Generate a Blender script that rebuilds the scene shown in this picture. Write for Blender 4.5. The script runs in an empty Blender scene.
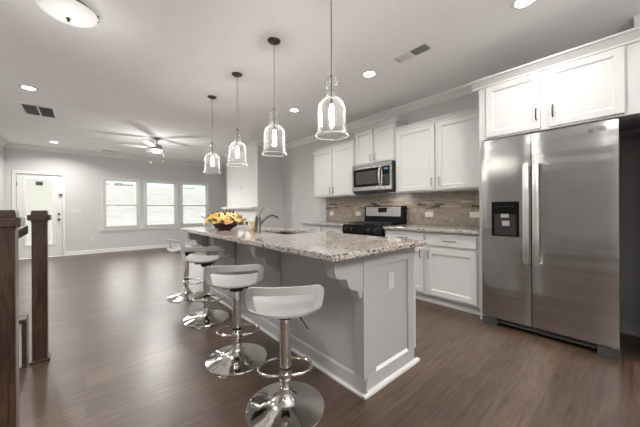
import bpy, bmesh, math, random
from mathutils import Vector, Matrix
random.seed(7)
C = bpy.context.scene
COL = C.collection
PI = math.pi

# ------------------------------------------------------------------ camera, world, light, exposure
cd = bpy.data.cameras.new('camera'); cam = bpy.data.objects.new('camera', cd); COL.objects.link(cam)
cd.sensor_width = 36.0; cd.lens = 36.0 * 271.08 / 640; cd.shift_y = -3.83 / 640; cd.clip_start = 0.02; cd.clip_end = 500
cam.matrix_world = (Matrix.Translation((0, 0, 1.15)) @ Matrix.Rotation(math.radians(-40.955), 4, 'Z')
                    @ Matrix.Rotation(math.radians(90), 4, 'X') @ Matrix.Rotation(math.radians(-0.299), 4, 'Z'))
C.camera = cam
C.view_settings.view_transform = 'Standard'; C.view_settings.look = 'None'
C.view_settings.gamma = 1.0; C.view_settings.use_curve_mapping = False
C.view_settings.exposure = 1.1
SKY = 0.10
w = bpy.data.worlds.new('sky'); C.world = w; w.use_nodes = True
nt = w.node_tree; nt.nodes.clear()
wo = nt.nodes.new('ShaderNodeOutputWorld'); wb = nt.nodes.new('ShaderNodeBackground'); ws = nt.nodes.new('ShaderNodeTexSky')
ws.sky_type = 'NISHITA'; ws.sun_disc = False; ws.sun_elevation = math.radians(55); ws.sun_rotation = math.radians(200); ws.air_density = 1.0; ws.dust_density = 0.6
nt.links.new(ws.outputs[0], wb.inputs[0]); nt.links.new(wb.outputs[0], wo.inputs[0]); wb.inputs[1].default_value = SKY
def lamp(name, typ, loc, energy, color=(1, 1, 1), rot=(0, 0, 0), **kw):
    l = bpy.data.lights.new(name, typ); l.energy = energy; l.color = color
    for k, v in kw.items(): setattr(l, k, v)
    o = bpy.data.objects.new(name, l); COL.objects.link(o); o.location = loc; o.rotation_euler = rot
    return o
lamp('sun', 'SUN', (0, 30, 30), 6.2, (1, .96, .88), (math.radians(-57), 0, math.radians(8)), angle=2.0)
WARM = (1.0, .985, .96)
E_DOWN, E_PEND, E_FLUSH, E_FAN, E_REAR = 6.5, 18, 18, 17, 13
lamp('ceiling_bounce_fill', 'AREA', (.9, -1.5, 1.75), 40, WARM, (math.radians(180), 0, 0), shape='DISK', size=.5)      # added soft fill behind the camera, bounced off the ceiling; no fixture there

# ------------------------------------------------------------------ materials
def mat(name, color, rough=.5, metal=0.0, spec=.5, var=.04, scale=8, bump=0.0, bscale=60, coat=0.0):
    m = bpy.data.materials.new(name); m.use_nodes = True; t = m.node_tree; b = t.nodes['Principled BSDF']
    b.inputs['Roughness'].default_value = rough; b.inputs['Metallic'].default_value = metal
    b.inputs['Specular IOR Level'].default_value = spec; b.inputs['Coat Weight'].default_value = coat
    tc = t.nodes.new('ShaderNodeTexCoord'); n = t.nodes.new('ShaderNodeTexNoise'); n.inputs['Scale'].default_value = scale
    t.links.new(tc.outputs['Object'], n.inputs['Vector'])
    r = t.nodes.new('ShaderNodeValToRGB')
    r.color_ramp.elements[0].color = [c * (1 - var) for c in color] + [1]; r.color_ramp.elements[1].color = [min(1, c * (1 + var)) for c in color] + [1]
    r.color_ramp.elements[0].position = .3; r.color_ramp.elements[1].position = .7
    t.links.new(n.outputs['Fac'], r.inputs[0]); t.links.new(r.outputs[0], b.inputs['Base Color'])
    if bump:
        n2 = t.nodes.new('ShaderNodeTexNoise'); n2.inputs['Scale'].default_value = bscale; t.links.new(tc.outputs['Object'], n2.inputs['Vector'])
        bp = t.nodes.new('ShaderNodeBump'); bp.inputs['Strength'].default_value = bump; bp.inputs['Distance'].default_value = .01
        t.links.new(n2.outputs['Fac'], bp.inputs['Height']); t.links.new(bp.outputs[0], b.inputs['Normal'])
    return m
def emis(name, color, strength):
    m = mat(name, color, .4); b = m.node_tree.nodes['Principled BSDF']
    b.inputs['Emission Color'].default_value = (*color, 1); b.inputs['Emission Strength'].default_value = strength
    return m
def glass(name, tint=(1, 1, 1), milk=0.0, edge=.55, base=.05):
    """thin clear glass: see-through, a mirror-like share that grows towards the rim, and a little milkiness"""
    m = bpy.data.materials.new(name); m.use_nodes = True; t = m.node_tree; t.nodes.clear()
    o = t.nodes.new('ShaderNodeOutputMaterial'); tr = t.nodes.new('ShaderNodeBsdfTransparent'); g = t.nodes.new('ShaderNodeBsdfGlossy')
    tr.inputs[0].default_value = (*tint, 1); g.inputs['Roughness'].default_value = .04
    f = t.nodes.new('ShaderNodeLayerWeight'); f.inputs[0].default_value = .5; pw = t.nodes.new('ShaderNodeMath'); pw.operation = 'POWER'; pw.inputs[1].default_value = 3
    ma = t.nodes.new('ShaderNodeMath'); ma.operation = 'MULTIPLY_ADD'; ma.inputs[1].default_value = edge; ma.inputs[2].default_value = base
    t.links.new(f.outputs['Facing'], pw.inputs[0]); t.links.new(pw.outputs[0], ma.inputs[0])
    mx = t.nodes.new('ShaderNodeMixShader'); t.links.new(ma.outputs[0], mx.inputs[0]); t.links.new(tr.outputs[0], mx.inputs[1]); t.links.new(g.outputs[0], mx.inputs[2])
    last = mx
    if milk:
        d = t.nodes.new('ShaderNodeBsdfDiffuse'); tl = t.nodes.new('ShaderNodeBsdfTranslucent'); a = t.nodes.new('ShaderNodeMixShader'); a.inputs[0].default_value = .6
        d.inputs[0].default_value = tl.inputs[0].default_value = (.9, .9, .89, 1)
        t.links.new(d.outputs[0], a.inputs[1]); t.links.new(tl.outputs[0], a.inputs[2])
        m2 = t.nodes.new('ShaderNodeMixShader'); ms = t.nodes.new('ShaderNodeMath'); ms.operation = 'MULTIPLY_ADD'; ms.inputs[1].default_value = milk * 28; ms.inputs[2].default_value = milk
        t.links.new(pw.outputs[0], ms.inputs[0]); t.links.new(ms.outputs[0], m2.inputs[0]); t.links.new(mx.outputs[0], m2.inputs[1]); t.links.new(a.outputs[0], m2.inputs[2]); last = m2
    t.links.new(last.outputs[0], o.inputs[0]); return m
def wood(name, c1, c2, axis='Z', scale=14, rough=.35, coat=.3):
    m = mat(name, c1, rough, coat=coat); t = m.node_tree; b = t.nodes['Principled BSDF']
    tc = t.nodes.new('ShaderNodeTexCoord'); mp = t.nodes.new('ShaderNodeMapping')
    s = [scale, scale, scale]; s['XYZ'.index(axis)] = scale * .12; mp.inputs['Scale'].default_value = s
    n = t.nodes.new('ShaderNodeTexNoise'); n.inputs['Scale'].default_value = 3; n.inputs['Detail'].default_value = 8; n.inputs['Distortion'].default_value = 1.5
    r = t.nodes.new('ShaderNodeValToRGB'); r.color_ramp.elements[0].position = .35; r.color_ramp.elements[1].position = .65
    r.color_ramp.elements[0].color = (*c1, 1); r.color_ramp.elements[1].color = (*c2, 1)
    t.links.new(tc.outputs['Object'], mp.inputs[0]); t.links.new(mp.outputs[0], n.inputs['Vector']); t.links.new(n.outputs['Fac'], r.inputs[0]); t.links.new(r.outputs[0], b.inputs['Base Color'])
    return m
def floor_mat():
    m = bpy.data.materials.new('plank_floor'); m.use_nodes = True; t = m.node_tree; b = t.nodes['Principled BSDF']
    tc = t.nodes.new('ShaderNodeTexCoord')
    br = t.nodes.new('ShaderNodeTexBrick'); br.offset = .37; br.inputs['Scale'].default_value = 1
    br.inputs['Brick Width'].default_value = 1.22; br.inputs['Row Height'].default_value = .18; br.inputs['Mortar Size'].default_value = .0018
    br.inputs['Color1'].default_value = (.064, .037, .023, 1); br.inputs['Color2'].default_value = (.108, .067, .042, 1); br.inputs['Mortar'].default_value = (.05, .032, .022, 1)
    t.links.new(tc.outputs['Object'], br.inputs['Vector'])
    mp = t.nodes.new('ShaderNodeMapping'); mp.inputs['Scale'].default_value = (1.6, 22, 1)
    n = t.nodes.new('ShaderNodeTexNoise'); n.inputs['Scale'].default_value = 2.2; n.inputs['Detail'].default_value = 9; n.inputs['Roughness'].default_value = .62; n.inputs['Distortion'].default_value = .7
    t.links.new(tc.outputs['Object'], mp.inputs[0]); t.links.new(mp.outputs[0], n.inputs['Vector'])
    r = t.nodes.new('ShaderNodeValToRGB'); r.color_ramp.elements[0].position = .3; r.color_ramp.elements[1].position = .72
    r.color_ramp.elements[0].color = (.36, .32, .29, 1); r.color_ramp.elements[1].color = (1.6, 1.6, 1.6, 1)
    t.links.new(n.outputs['Fac'], r.inputs[0])
    mx = t.nodes.new('ShaderNodeMix'); mx.data_type = 'RGBA'; mx.blend_type = 'MULTIPLY'; mx.inputs[0].default_value = 1
    t.links.new(br.outputs['Color'], mx.inputs[6]); t.links.new(r.outputs[0], mx.inputs[7]); t.links.new(mx.outputs[2], b.inputs['Base Color'])
    b.inputs['Roughness'].default_value = .35; b.inputs['Specular IOR Level'].default_value = 1.0
    bp = t.nodes.new('ShaderNodeBump'); bp.inputs['Strength'].default_value = .15; bp.inputs['Distance'].default_value = .001
    t.links.new(n.outputs['Fac'], bp.inputs['Height']); t.links.new(bp.outputs[0], b.inputs['Normal'])
    return m
def granite_mat():
    m = bpy.data.materials.new('granite'); m.use_nodes = True; t = m.node_tree; b = t.nodes['Principled BSDF']
    tc = t.nodes.new('ShaderNodeTexCoord'); v = t.nodes.new('ShaderNodeTexVoronoi'); v.inputs['Scale'].default_value = 105
    n = t.nodes.new('ShaderNodeTexNoise'); n.inputs['Scale'].default_value = 30; n.inputs['Detail'].default_value = 4
    t.links.new(tc.outputs['Object'], v.inputs['Vector']); t.links.new(tc.outputs['Object'], n.inputs['Vector'])
    sp = t.nodes.new('ShaderNodeSeparateColor'); t.links.new(v.outputs['Color'], sp.inputs[0])
    ad = t.nodes.new('ShaderNodeMath'); ad.operation = 'MULTIPLY_ADD'; ad.inputs[1].default_value = .72; t.links.new(sp.outputs[0], ad.inputs[0])
    m2 = t.nodes.new('ShaderNodeMath'); m2.operation = 'MULTIPLY'; m2.inputs[1].default_value = .3; t.links.new(n.outputs['Fac'], m2.inputs[0]); t.links.new(m2.outputs[0], ad.inputs[2])
    r = t.nodes.new('ShaderNodeValToRGB'); r.color_ramp.interpolation = 'CONSTANT'; e = r.color_ramp.elements
    cols = [(0, (.03, .027, .025)), (.22, (.17, .13, .11)), (.31, (.42, .35, .31)), (.42, (.43, .385, .35)), (.60, (.53, .485, .45)), (.82, (.33, .29, .265)), (.89, (.60, .56, .53))]
    e[0].position, e[0].color = 0, (*cols[0][1], 1); e[1].position, e[1].color = cols[1][0], (*cols[1][1], 1)
    for p, c in cols[2:]:
        x = e.new(p); x.color = (*c, 1)
    t.links.new(ad.outputs[0], r.inputs[0]); t.links.new(r.outputs[0], b.inputs['Base Color'])
    b.inputs['Roughness'].default_value = .07; b.inputs['Specular IOR Level'].default_value = .6
    return m
def tile_mat():
    m = bpy.data.materials.new('backsplash_tile'); m.use_nodes = True; t = m.node_tree; b = t.nodes['Principled BSDF']
    tc = t.nodes.new('ShaderNodeTexCoord'); mp = t.nodes.new('ShaderNodeMapping'); mp.inputs['Rotation'].default_value = (PI / 2, 0, PI / 2)
    sx = t.nodes.new('ShaderNodeSeparateXYZ'); cx = t.nodes.new('ShaderNodeCombineXYZ')
    t.links.new(tc.outputs['Object'], sx.inputs[0]); t.links.new(sx.outputs[1], cx.inputs[0]); t.links.new(sx.outputs[2], cx.inputs[1])
    br = t.nodes.new('ShaderNodeTexBrick'); br.offset = 0; br.inputs['Scale'].default_value = 1; br.inputs['Brick Width'].default_value = .31; br.inputs['Row Height'].default_value = .155
    br.inputs['Mortar Size'].default_value = .0025; br.inputs['Color1'].default_value = (.31, .262, .215, 1); br.inputs['Color2'].default_value = (.365, .31, .255, 1); br.inputs['Mortar'].default_value = (.24, .2, .16, 1)
    t.links.new(cx.outputs[0], br.inputs['Vector'])
    n = t.nodes.new('ShaderNodeTexNoise'); n.inputs['Scale'].default_value = 16; n.inputs['Detail'].default_value = 6; t.links.new(tc.outputs['Object'], n.inputs['Vector'])
    r = t.nodes.new('ShaderNodeValToRGB'); r.color_ramp.elements[0].color = (.7, .7, .7, 1); r.color_ramp.elements[1].color = (1.25, 1.25, 1.25, 1); r.color_ramp.elements[0].position = .3; r.color_ramp.elements[1].position = .7
    t.links.new(n.outputs['Fac'], r.inputs[0])
    mx = t.nodes.new('ShaderNodeMix'); mx.data_type = 'RGBA'; mx.blend_type = 'MULTIPLY'; mx.inputs[0].default_value = 1
    t.links.new(br.outputs['Color'], mx.inputs[6]); t.links.new(r.outputs[0], mx.inputs[7]); t.links.new(mx.outputs[2], b.inputs['Base Color'])
    b.inputs['Roughness'].default_value = .4
    return m
def mosaic_mat():
    m = bpy.data.materials.new('mosaic'); m.use_nodes = True; t = m.node_tree; b = t.nodes['Principled BSDF']
    tc = t.nodes.new('ShaderNodeTexCoord'); sx = t.nodes.new('ShaderNodeSeparateXYZ'); cx = t.nodes.new('ShaderNodeCombineXYZ')
    t.links.new(tc.outputs['Object'], sx.inputs[0]); t.links.new(sx.outputs[1], cx.inputs[0]); t.links.new(sx.outputs[2], cx.inputs[1])
    br = t.nodes.new('ShaderNodeTexBrick'); br.offset = .43; br.inputs['Scale'].default_value = 1; br.inputs['Brick Width'].default_value = .135; br.inputs['Row Height'].default_value = .03
    br.inputs['Mortar Size'].default_value = .0016; br.inputs['Color1'].default_value = (0, 0, 0, 1); br.inputs['Color2'].default_value = (1, 1, 1, 1); br.inputs['Mortar'].default_value = (.5, .5, .5, 1)
    t.links.new(cx.outputs[0], br.inputs['Vector'])
    r = t.nodes.new('ShaderNodeValToRGB'); r.color_ramp.interpolation = 'CONSTANT'; e = r.color_ramp.elements
    e[0].position = 0; e[0].color = (.065, .05, .04, 1); e[1].position = .2; e[1].color = (.30, .235, .18, 1)
    for p, c in [(.45, (.36, .30, .24)), (.62, (.26, .20, .155)), (.78, (.44, .38, .32)), (.92, (.30, .25, .2))]:
        x = e.new(p); x.color = (*c, 1)
    t.links.new(br.outputs['Color'], r.inputs[0]); t.links.new(r.outputs[0], b.inputs['Base Color']); b.inputs['Roughness'].default_value = .2
    return m
def steel(name, color=(.50, .497, .49), rough=.24, wav=.0, along='Z'):
    m = mat(name, color, rough, 1.0, var=.03); t = m.node_tree; b = t.nodes['Principled BSDF']; b.inputs['Anisotropic'].default_value = .75 if wav else 0
    tc = t.nodes.new('ShaderNodeTexCoord'); mp = t.nodes.new('ShaderNodeMapping'); s = [260, 260, 260]; s['XYZ'.index(along)] = 4; mp.inputs['Scale'].default_value = s
    n = t.nodes.new('ShaderNodeTexNoise'); n.inputs['Scale'].default_value = 1; t.links.new(tc.outputs['Object'], mp.inputs[0]); t.links.new(mp.outputs[0], n.inputs['Vector'])
    bp = t.nodes.new('ShaderNodeBump'); bp.inputs['Strength'].default_value = .12; bp.inputs['Distance'].default_value = .001
    t.links.new(n.outputs['Fac'], bp.inputs['Height'])
    if wav:
        mp2 = t.nodes.new('ShaderNodeMapping'); mp2.inputs['Scale'].default_value = (1, .5, 6); n2 = t.nodes.new('ShaderNodeTexNoise'); n2.inputs['Scale'].default_value = 1.5; n2.inputs['Detail'].default_value = 1
        t.links.new(tc.outputs['Object'], mp2.inputs[0]); t.links.new(mp2.outputs[0], n2.inputs['Vector'])
        b2 = t.nodes.new('ShaderNodeBump'); b2.inputs['Strength'].default_value = wav; b2.inputs['Distance'].default_value = .02
        t.links.new(n2.outputs['Fac'], b2.inputs['Height']); t.links.new(b2.outputs[0], bp.inputs['Normal'])
    t.links.new(bp.outputs[0], b.inputs['Normal'])
    return m
def lawn_mat():
    m = mat('dry_grass', (.37, .355, .315), .9, var=.12, scale=1.2, spec=.1); return m
M = dict(
    wall=mat('wall_paint', (.65, .645, .638), .8, spec=.25, bump=.03, bscale=200, var=.01),
    ceil=mat('ceiling_paint', (.90, .90, .90), .9, spec=.15, var=.01),
    trim=mat('trim_paint', (.80, .797, .785), .4, var=.01),
    cab=mat('cabinet_paint', (.58, .577, .568), .38, var=.01),
    isl=mat('island_paint', (.43, .426, .418), .5, var=.01),
    floor=floor_mat(), granite=granite_mat(), tile=tile_mat(), mosaic=mosaic_mat(),
    steel=steel('brushed_steel', wav=.16), steel2=steel('brushed_steel_plain'), steelh=steel('handle_steel', (.72, .71, .69), .38),
    chrome=mat('chrome', (.78, .76, .73), .07, 1, var=.02), nickel=mat('brushed_nickel', (.16, .155, .148), .34, 1, var=.03),
    pull=mat('pull_metal', (.09, .085, .08), .3, .9), bronze=mat('brown_bronze', (.07, .05, .038), .3, .7),
    black=mat('black_enamel', (.006, .006, .006), .2, spec=.18), blackm=mat('black_matte', (.018, .018, .018), .5), iron=mat('cast_iron', (.02, .02, .02), .6, bump=.2),
    dglass=mat('dark_glass', (.06, .058, .055), .12), plastic=mat('white_plastic', (.74, .73, .71), .35, var=.01), almond=mat('almond_plastic', (.80, .76, .69), .4, var=.01),
    seat=mat('white_abs', (.58, .578, .57), .28, var=.01, coat=.2), greyp=mat('grey_plastic', (.055, .055, .055), .45), rubber=mat('black_rubber', (.02, .02, .02), .6),
    walnut=wood('dark_walnut', (.026, .013, .007), (.095, .048, .024), 'Z'), walnuty=wood('dark_walnut_rail', (.026, .013, .007), (.095, .048, .024), 'Y'),
    bowl=wood('bowl_wood', (.05, .018, .008), (.15, .06, .025), 'X'),
    rim=glass('rim_glass', (.98, .98, .98), .2, .4, .1), glass=glass('clear_glass', (.985, .985, .98), .010, .75, .05), pane=glass('window_pane', (.97, .98, .98), 0, .3, .01),
    bulb=emis('bulb_glow', (1, .93, .80), 22), lens=emis('downlight_lens', (1, .96, .9), 9), frost=emis('frosted_glass_lit', (.7, .69, .67), .25), frost2=emis('fan_bowl_lit', (1, .97, .9), 3.0),
    display=emis('display_glow', (.06, .13, .24), .05), white=mat('white_enamel', (.8, .79, .77), .4, var=.01), fan=mat('fan_blade', (.62, .60, .58), .5), fanm=mat('fan_metal', (.38, .365, .35), .35, .8),
    vent=mat('vent_white', (.84, .835, .82), .5), duct=mat('duct_dark', (.03, .03, .03), .9), cord=mat('pendant_cord', (.30, .28, .26), .4, .6),
    yellow=mat('flower_yellow', (.74, .49, .15), .6, var=.15, scale=30), cream=mat('flower_cream', (.80, .61, .29), .6, var=.12, scale=30), orange=mat('flower_orange', (.68, .40, .12), .6, var=.15, scale=30),
    whitef=mat('flower_white', (.72, .68, .60), .6), leaf=mat('leaf_green', (.06, .085, .025), .5, var=.3, scale=30), berry=mat('berry_brown', (.10, .03, .02), .5),
    sink=mat('sink_steel', (.14, .115, .10), .35, .9), grass=lawn_mat(), siding=mat('siding', (.30, .32, .36), .8), roof=mat('roof_shingle', (.06, .07, .09), .9), hedge=mat('hedge', (.05, .07, .04), .9, var=.4),
    firebox=mat('firebox', (.012, .012, .012), .5), slat=mat('blind_slat', (.74, .735, .71), .5, var=.01),
)
def _slat_translucent():
    m = M['slat'].copy(); m.name = 'door_blind_slat'; t = m.node_tree; b = t.nodes['Principled BSDF']; o = [n for n in t.nodes if n.type == 'OUTPUT_MATERIAL'][0]
    tr = t.nodes.new('ShaderNodeBsdfTranslucent'); tr.inputs[0].default_value = (.74, .74, .70, 1); mx = t.nodes.new('ShaderNodeMixShader'); mx.inputs[0].default_value = .8
    t.links.new(b.outputs[0], mx.inputs[1]); t.links.new(tr.outputs[0], mx.inputs[2]); t.links.new(mx.outputs[0], o.inputs[0]); return m
M['dslat'] = _slat_translucent()
def _check():
    m = mat('patterned_paper', (.8, .6, .3), .5); t = m.node_tree; b = t.nodes['Principled BSDF']
    tc = t.nodes.new('ShaderNodeTexCoord'); v = t.nodes.new('ShaderNodeTexVoronoi'); v.inputs['Scale'].default_value = 48; t.links.new(tc.outputs['Object'], v.inputs['Vector'])
    sp = t.nodes.new('ShaderNodeSeparateColor'); t.links.new(v.outputs['Color'], sp.inputs[0]); r = t.nodes.new('ShaderNodeValToRGB'); r.color_ramp.interpolation = 'CONSTANT'; e = r.color_ramp.elements
    e[0].color = (.70, .60, .45, 1); e[1].position = .35; e[1].color = (.62, .36, .10, 1)
    x = e.new(.6); x.color = (.72, .66, .58, 1); x = e.new(.85); x.color = (.30, .26, .14, 1)
    t.links.new(sp.outputs[0], r.inputs[0]); t.links.new(r.outputs[0], b.inputs['Base Color']); return m
M['pattern'] = _check()

# ------------------------------------------------------------------ mesh helpers
class MB:
    def __init__(s): s.bm = bmesh.new()
    def box(s, x0, x1, y0, y1, z0, z1):
        vs = [s.bm.verts.new(p) for p in [(x0, y0, z0), (x1, y0, z0), (x1, y1, z0), (x0, y1, z0), (x0, y0, z1), (x1, y0, z1), (x1, y1, z1), (x0, y1, z1)]]
        for f in [(3, 2, 1, 0), (4, 5, 6, 7), (0, 1, 5, 4), (1, 2, 6, 5), (2, 3, 7, 6), (3, 0, 4, 7)]: s.bm.faces.new([vs[i] for i in f])
        return s
    def prism(s, pts, axis, a0, a1):
        # pts are 2-D in the two other axes (in xyz order); extruded along axis
        def mk(p, a):
            q = list(p); q.insert('XYZ'.index(axis), a); return s.bm.verts.new(q)
        A = [mk(p, a0) for p in pts]; B = [mk(p, a1) for p in pts]; n = len(pts)
        s.bm.faces.new(A); s.bm.faces.new(B[::-1])
        for i in range(n): s.bm.faces.new([A[i], B[i], B[(i + 1) % n], A[(i + 1) % n]])
        return s
    def lathe(s, prof, cx=0, cy=0, z=0, seg=32, axis='Z', close=False):
        rings = []
        def pt(r, h, a):
            c, d = r * math.cos(a), r * math.sin(a)
            return {'Z': (cx + c, cy + d, z + h), 'X': (cx + h, cy + c, z + d), 'Y': (cx + c, cy + h, z + d)}[axis]
        for r, h in prof:
            if r < 1e-5: rings.append([s.bm.verts.new(pt(0, h, 0))])
            else: rings.append([s.bm.verts.new(pt(r, h, 2 * PI * k / seg)) for k in range(seg)])
        for A, B in zip(rings, rings[1:]):
            for k in range(seg):
                k2 = (k + 1) % seg
                if len(A) == 1 and len(B) == 1: continue
                if len(A) == 1: s.bm.faces.new([A[0], B[k], B[k2]])
                elif len(B) == 1: s.bm.faces.new([A[k], A[k2], B[0]])
                else: s.bm.faces.new([A[k], A[k2], B[k2], B[k]])
        return s
    def tube(s, pts, r, seg=10, closed=False, ry=None):
        pts = [Vector(p) for p in pts]; n = len(pts); rings = []
        up = None
        for i, p in enumerate(pts):
            a = pts[i - 1] if (i or closed) else p; b = pts[(i + 1) % n] if (i < n - 1 or closed) else p
            d = (b - a).normalized()
            if up is None:
                up = Vector((0, 0, 1)) if abs(d.z) < .9 else Vector((1, 0, 0))
            x = d.cross(up)
            if x.length < 1e-4: x = d.orthogonal()
            x.normalize(); y = x.cross(d).normalized(); up = y
            rr = r[i] if isinstance(r, (list, tuple)) else r
            rings.append([s.bm.verts.new(p + x * rr * math.cos(2 * PI * k / seg) + y * (ry or rr) * math.sin(2 * PI * k / seg)) for k in range(seg)])
        prs = list(zip(rings, rings[1:])) + ([(rings[-1], rings[0])] if closed else [])
        for A, B in prs:
            for k in range(seg): s.bm.faces.new([A[k], A[(k + 1) % seg], B[(k + 1) % seg], B[k]])
        if not closed: s.bm.faces.new(rings[0][::-1]); s.bm.faces.new(rings[-1])
        return s
    def ball(s, c, r, u=10, v=8, sc=(1, 1, 1)):
        bmesh.ops.create_uvsphere(s.bm, u_segments=u, v_segments=v, radius=r, matrix=Matrix.Translation(c) @ Matrix.Diagonal((*sc, 1))); return s
def offset_of(p):
    v = Vector((0, 0, 0))
    while p: v += p.location; p = p.parent
    return v
def build(name, mb, m, parent=None, loc=None, smooth=None, bevel=0, seg=2):
    """Link ONE mesh object; vertices are given in room coordinates and re-based to the parent's place (or loc)."""
    base = offset_of(parent) if parent else Vector(loc or (0, 0, 0)); extra = Vector((0, 0, 0))
    if parent and loc: extra = Vector(loc) - base
    if base.length or extra.length: bmesh.ops.translate(mb.bm, verts=mb.bm.verts, vec=-(base + extra))
    bmesh.ops.recalc_face_normals(mb.bm, faces=mb.bm.faces)
    me = bpy.data.meshes.new(name); mb.bm.to_mesh(me); mb.bm.free()
    if smooth is not None:
        me.polygons.foreach_set('use_smooth', [True] * len(me.polygons)); me.set_sharp_from_angle(angle=math.radians(smooth))
    me.materials.append(m); o = bpy.data.objects.new(name, me); COL.objects.link(o)
    if parent: o.parent = parent; o.location = extra
    else: o.location = base
    if bevel:
        b = o.modifiers.new('bevel', 'BEVEL'); b.width = bevel; b.segments = seg; b.limit_method = 'ANGLE'; b.angle_limit = math.radians(40)
    return o
def thing(name, label, cat, loc=(0, 0, 0), group=None):
    o = bpy.data.objects.new(name, None); COL.objects.link(o); o.location = loc; o.empty_display_size = .1
    return tag(o, label, cat, group)
def tag(o, label, cat, group=None):
    o['label'] = label; o['category'] = cat
    if group: o['group'] = group
    return o
def struct(name, mb, m, **kw):
    o = build(name, mb, m, **kw)
    if not kw.get('parent'): o['kind'] = 'structure'
    return o
def kids(o): return [x for x in COL.objects if x.parent == o]
def dup(o, loc, rotz=None, label=None):
    r = o.copy(); COL.objects.link(r); r.location = loc
    if rotz is not None: r.rotation_euler = (0, 0, rotz)
    if label: r['label'] = label
    def rec(src, dst):
        for ch in kids(src):
            c = ch.copy(); COL.objects.link(c); c.parent = dst; rec(ch, c)
    rec(o, r); return r

# ------------------------------------------------------------------ room shell
WX, LX, FY, BY, CZ = 3.76, -1.41, 9.55, -2.6, 2.74
struct('floor', MB().box(-4.75, WX + .15, BY - .15, FY + .15, -.1, 0), M['floor'])
struct('ceiling', MB().box(-4.75, WX + .15, BY - .15, FY + .15, CZ, CZ + .12), M['ceil'])
struct('wall_right', MB().box(WX, WX + .15, BY, FY, 0, CZ), M['wall'])
HX = -4.6   # the stair hall beside the camera is wider than the living room
struct('wall_left', MB().box(LX - .15, LX, 3.2, FY, 0, CZ), M['wall'])
struct('wall_hall_left', MB().box(HX - .15, HX, BY, 3.2, 0, CZ), M['wall'])
struct('wall_hall_far', MB().box(HX - .15, LX - .15, 3.2, 3.35, 0, CZ), M['wall'])
WINS = [(.37, 1.232), (1.34, 2.234), (2.337, 3.205)]; WZ0, WZ1 = .645, 2.066
DX0, DX1, DZ = -1.225, -.43, 2.05
def grid_wall(mb, xs, zs, holes, y0, y1):
    for i in range(len(xs) - 1):
        for j in range(len(zs) - 1):
            cx, cz = (xs[i] + xs[i + 1]) / 2, (zs[j] + zs[j + 1]) / 2
            if not any(a < cx < b and c < cz < d for a, b, c, d in holes): mb.box(xs[i], xs[i + 1], y0, y1, zs[j], zs[j + 1])
    bmesh.ops.remove_doubles(mb.bm, verts=mb.bm.verts, dist=1e-5)
    dd = {}
    for f in mb.bm.faces: dd.setdefault(frozenset(v.index for v in f.verts) if False else tuple(round(x, 4) for x in f.calc_center_median()), []).append(f)
    bmesh.ops.delete(mb.bm, geom=[f for fs in dd.values() if len(fs) > 1 for f in fs], context='FACES')
    return mb
holes = [(a, b, WZ0, WZ1) for a, b in WINS] + [(DX0, DX1, 0, DZ)]
xs = sorted({LX - .15, WX + .15, DX0, DX1, *[v for p in WINS for v in p]})
struct('wall_far', grid_wall(MB(), xs, [0, WZ0, DZ, WZ1, CZ], holes, FY, FY + .14), M['wall'])
struct('wall_back', MB().box(HX - .15, WX + .15, BY - .14, BY, 0, CZ), M['wall'])
CHX, CY0, CY1 = 3.08, 5.76, 7.55
struct('wall_chimney', MB().box(CHX, WX, CY0, CY1, 0, CZ), M['wall'])
# crown moulding
def crown_prof(sgn, base):   # (offset from wall, z)
    return [(base, CZ), (base + sgn * .085, CZ), (base + sgn * .085, CZ - .018), (base + sgn * .07, CZ - .03), (base + sgn * .045, CZ - .045), (base + sgn * .025, CZ - .07), (base + sgn * .02, CZ - .085), (base + sgn * .012, CZ - .09), (base + sgn * .012, CZ - .105), (base, CZ - .105)]
def crown(name, axis, wall, sgn, a0, a1): struct(name, MB().prism(crown_prof(sgn, wall), axis, a0, a1), M['trim'])
crown('trim_1', 'Y', WX, -1, .0, CY0); crown('trim_2', 'X', CY0, -1, CHX - .085, WX - .085); crown('trim_3', 'Y', CHX, -1, CY0 - .0, CY1)
crown('trim_4', 'X', CY1, 1, CHX - .085, WX - .085); crown('trim_5', 'Y', WX, -1, CY1, FY - .085); crown('trim_6', 'X', FY, -1, LX, WX); crown('trim_7', 'Y', LX, 1, 3.2, FY - .085)
def base_prof(sgn, b): return [(b, 0), (b + sgn * .026, 0), (b + sgn * .026, .016), (b + sgn * .015, .022), (b + sgn * .015, .085), (b + sgn * .006, .1), (b, .1)]
def skirt(name, axis, wall, sgn, a0, a1): struct(name, MB().prism(base_prof(sgn, wall), axis, a0, a1), M['trim'])
skirt('baseboard_far', 'X', FY, -1, -.372, WX - .026); skirt('baseboard_far_left', 'X', FY, -1, LX + .026, -1.29)
skirt('baseboard_left', 'Y', LX, 1, 3.2, FY); skirt('baseboard_right', 'Y', WX, -1, CY1, FY); skirt('baseboard_right_near', 'Y', WX, -1, -.068, 1.002)
skirt('baseboard_right_middle', 'Y', WX, -1, 4.2, CY0)
struct('trim_8', MB().box(3.45, WX, -.4, -.015, 2.46, CZ), M['wall'])      # boxed-in duct above the refrigerator cabinet

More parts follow.
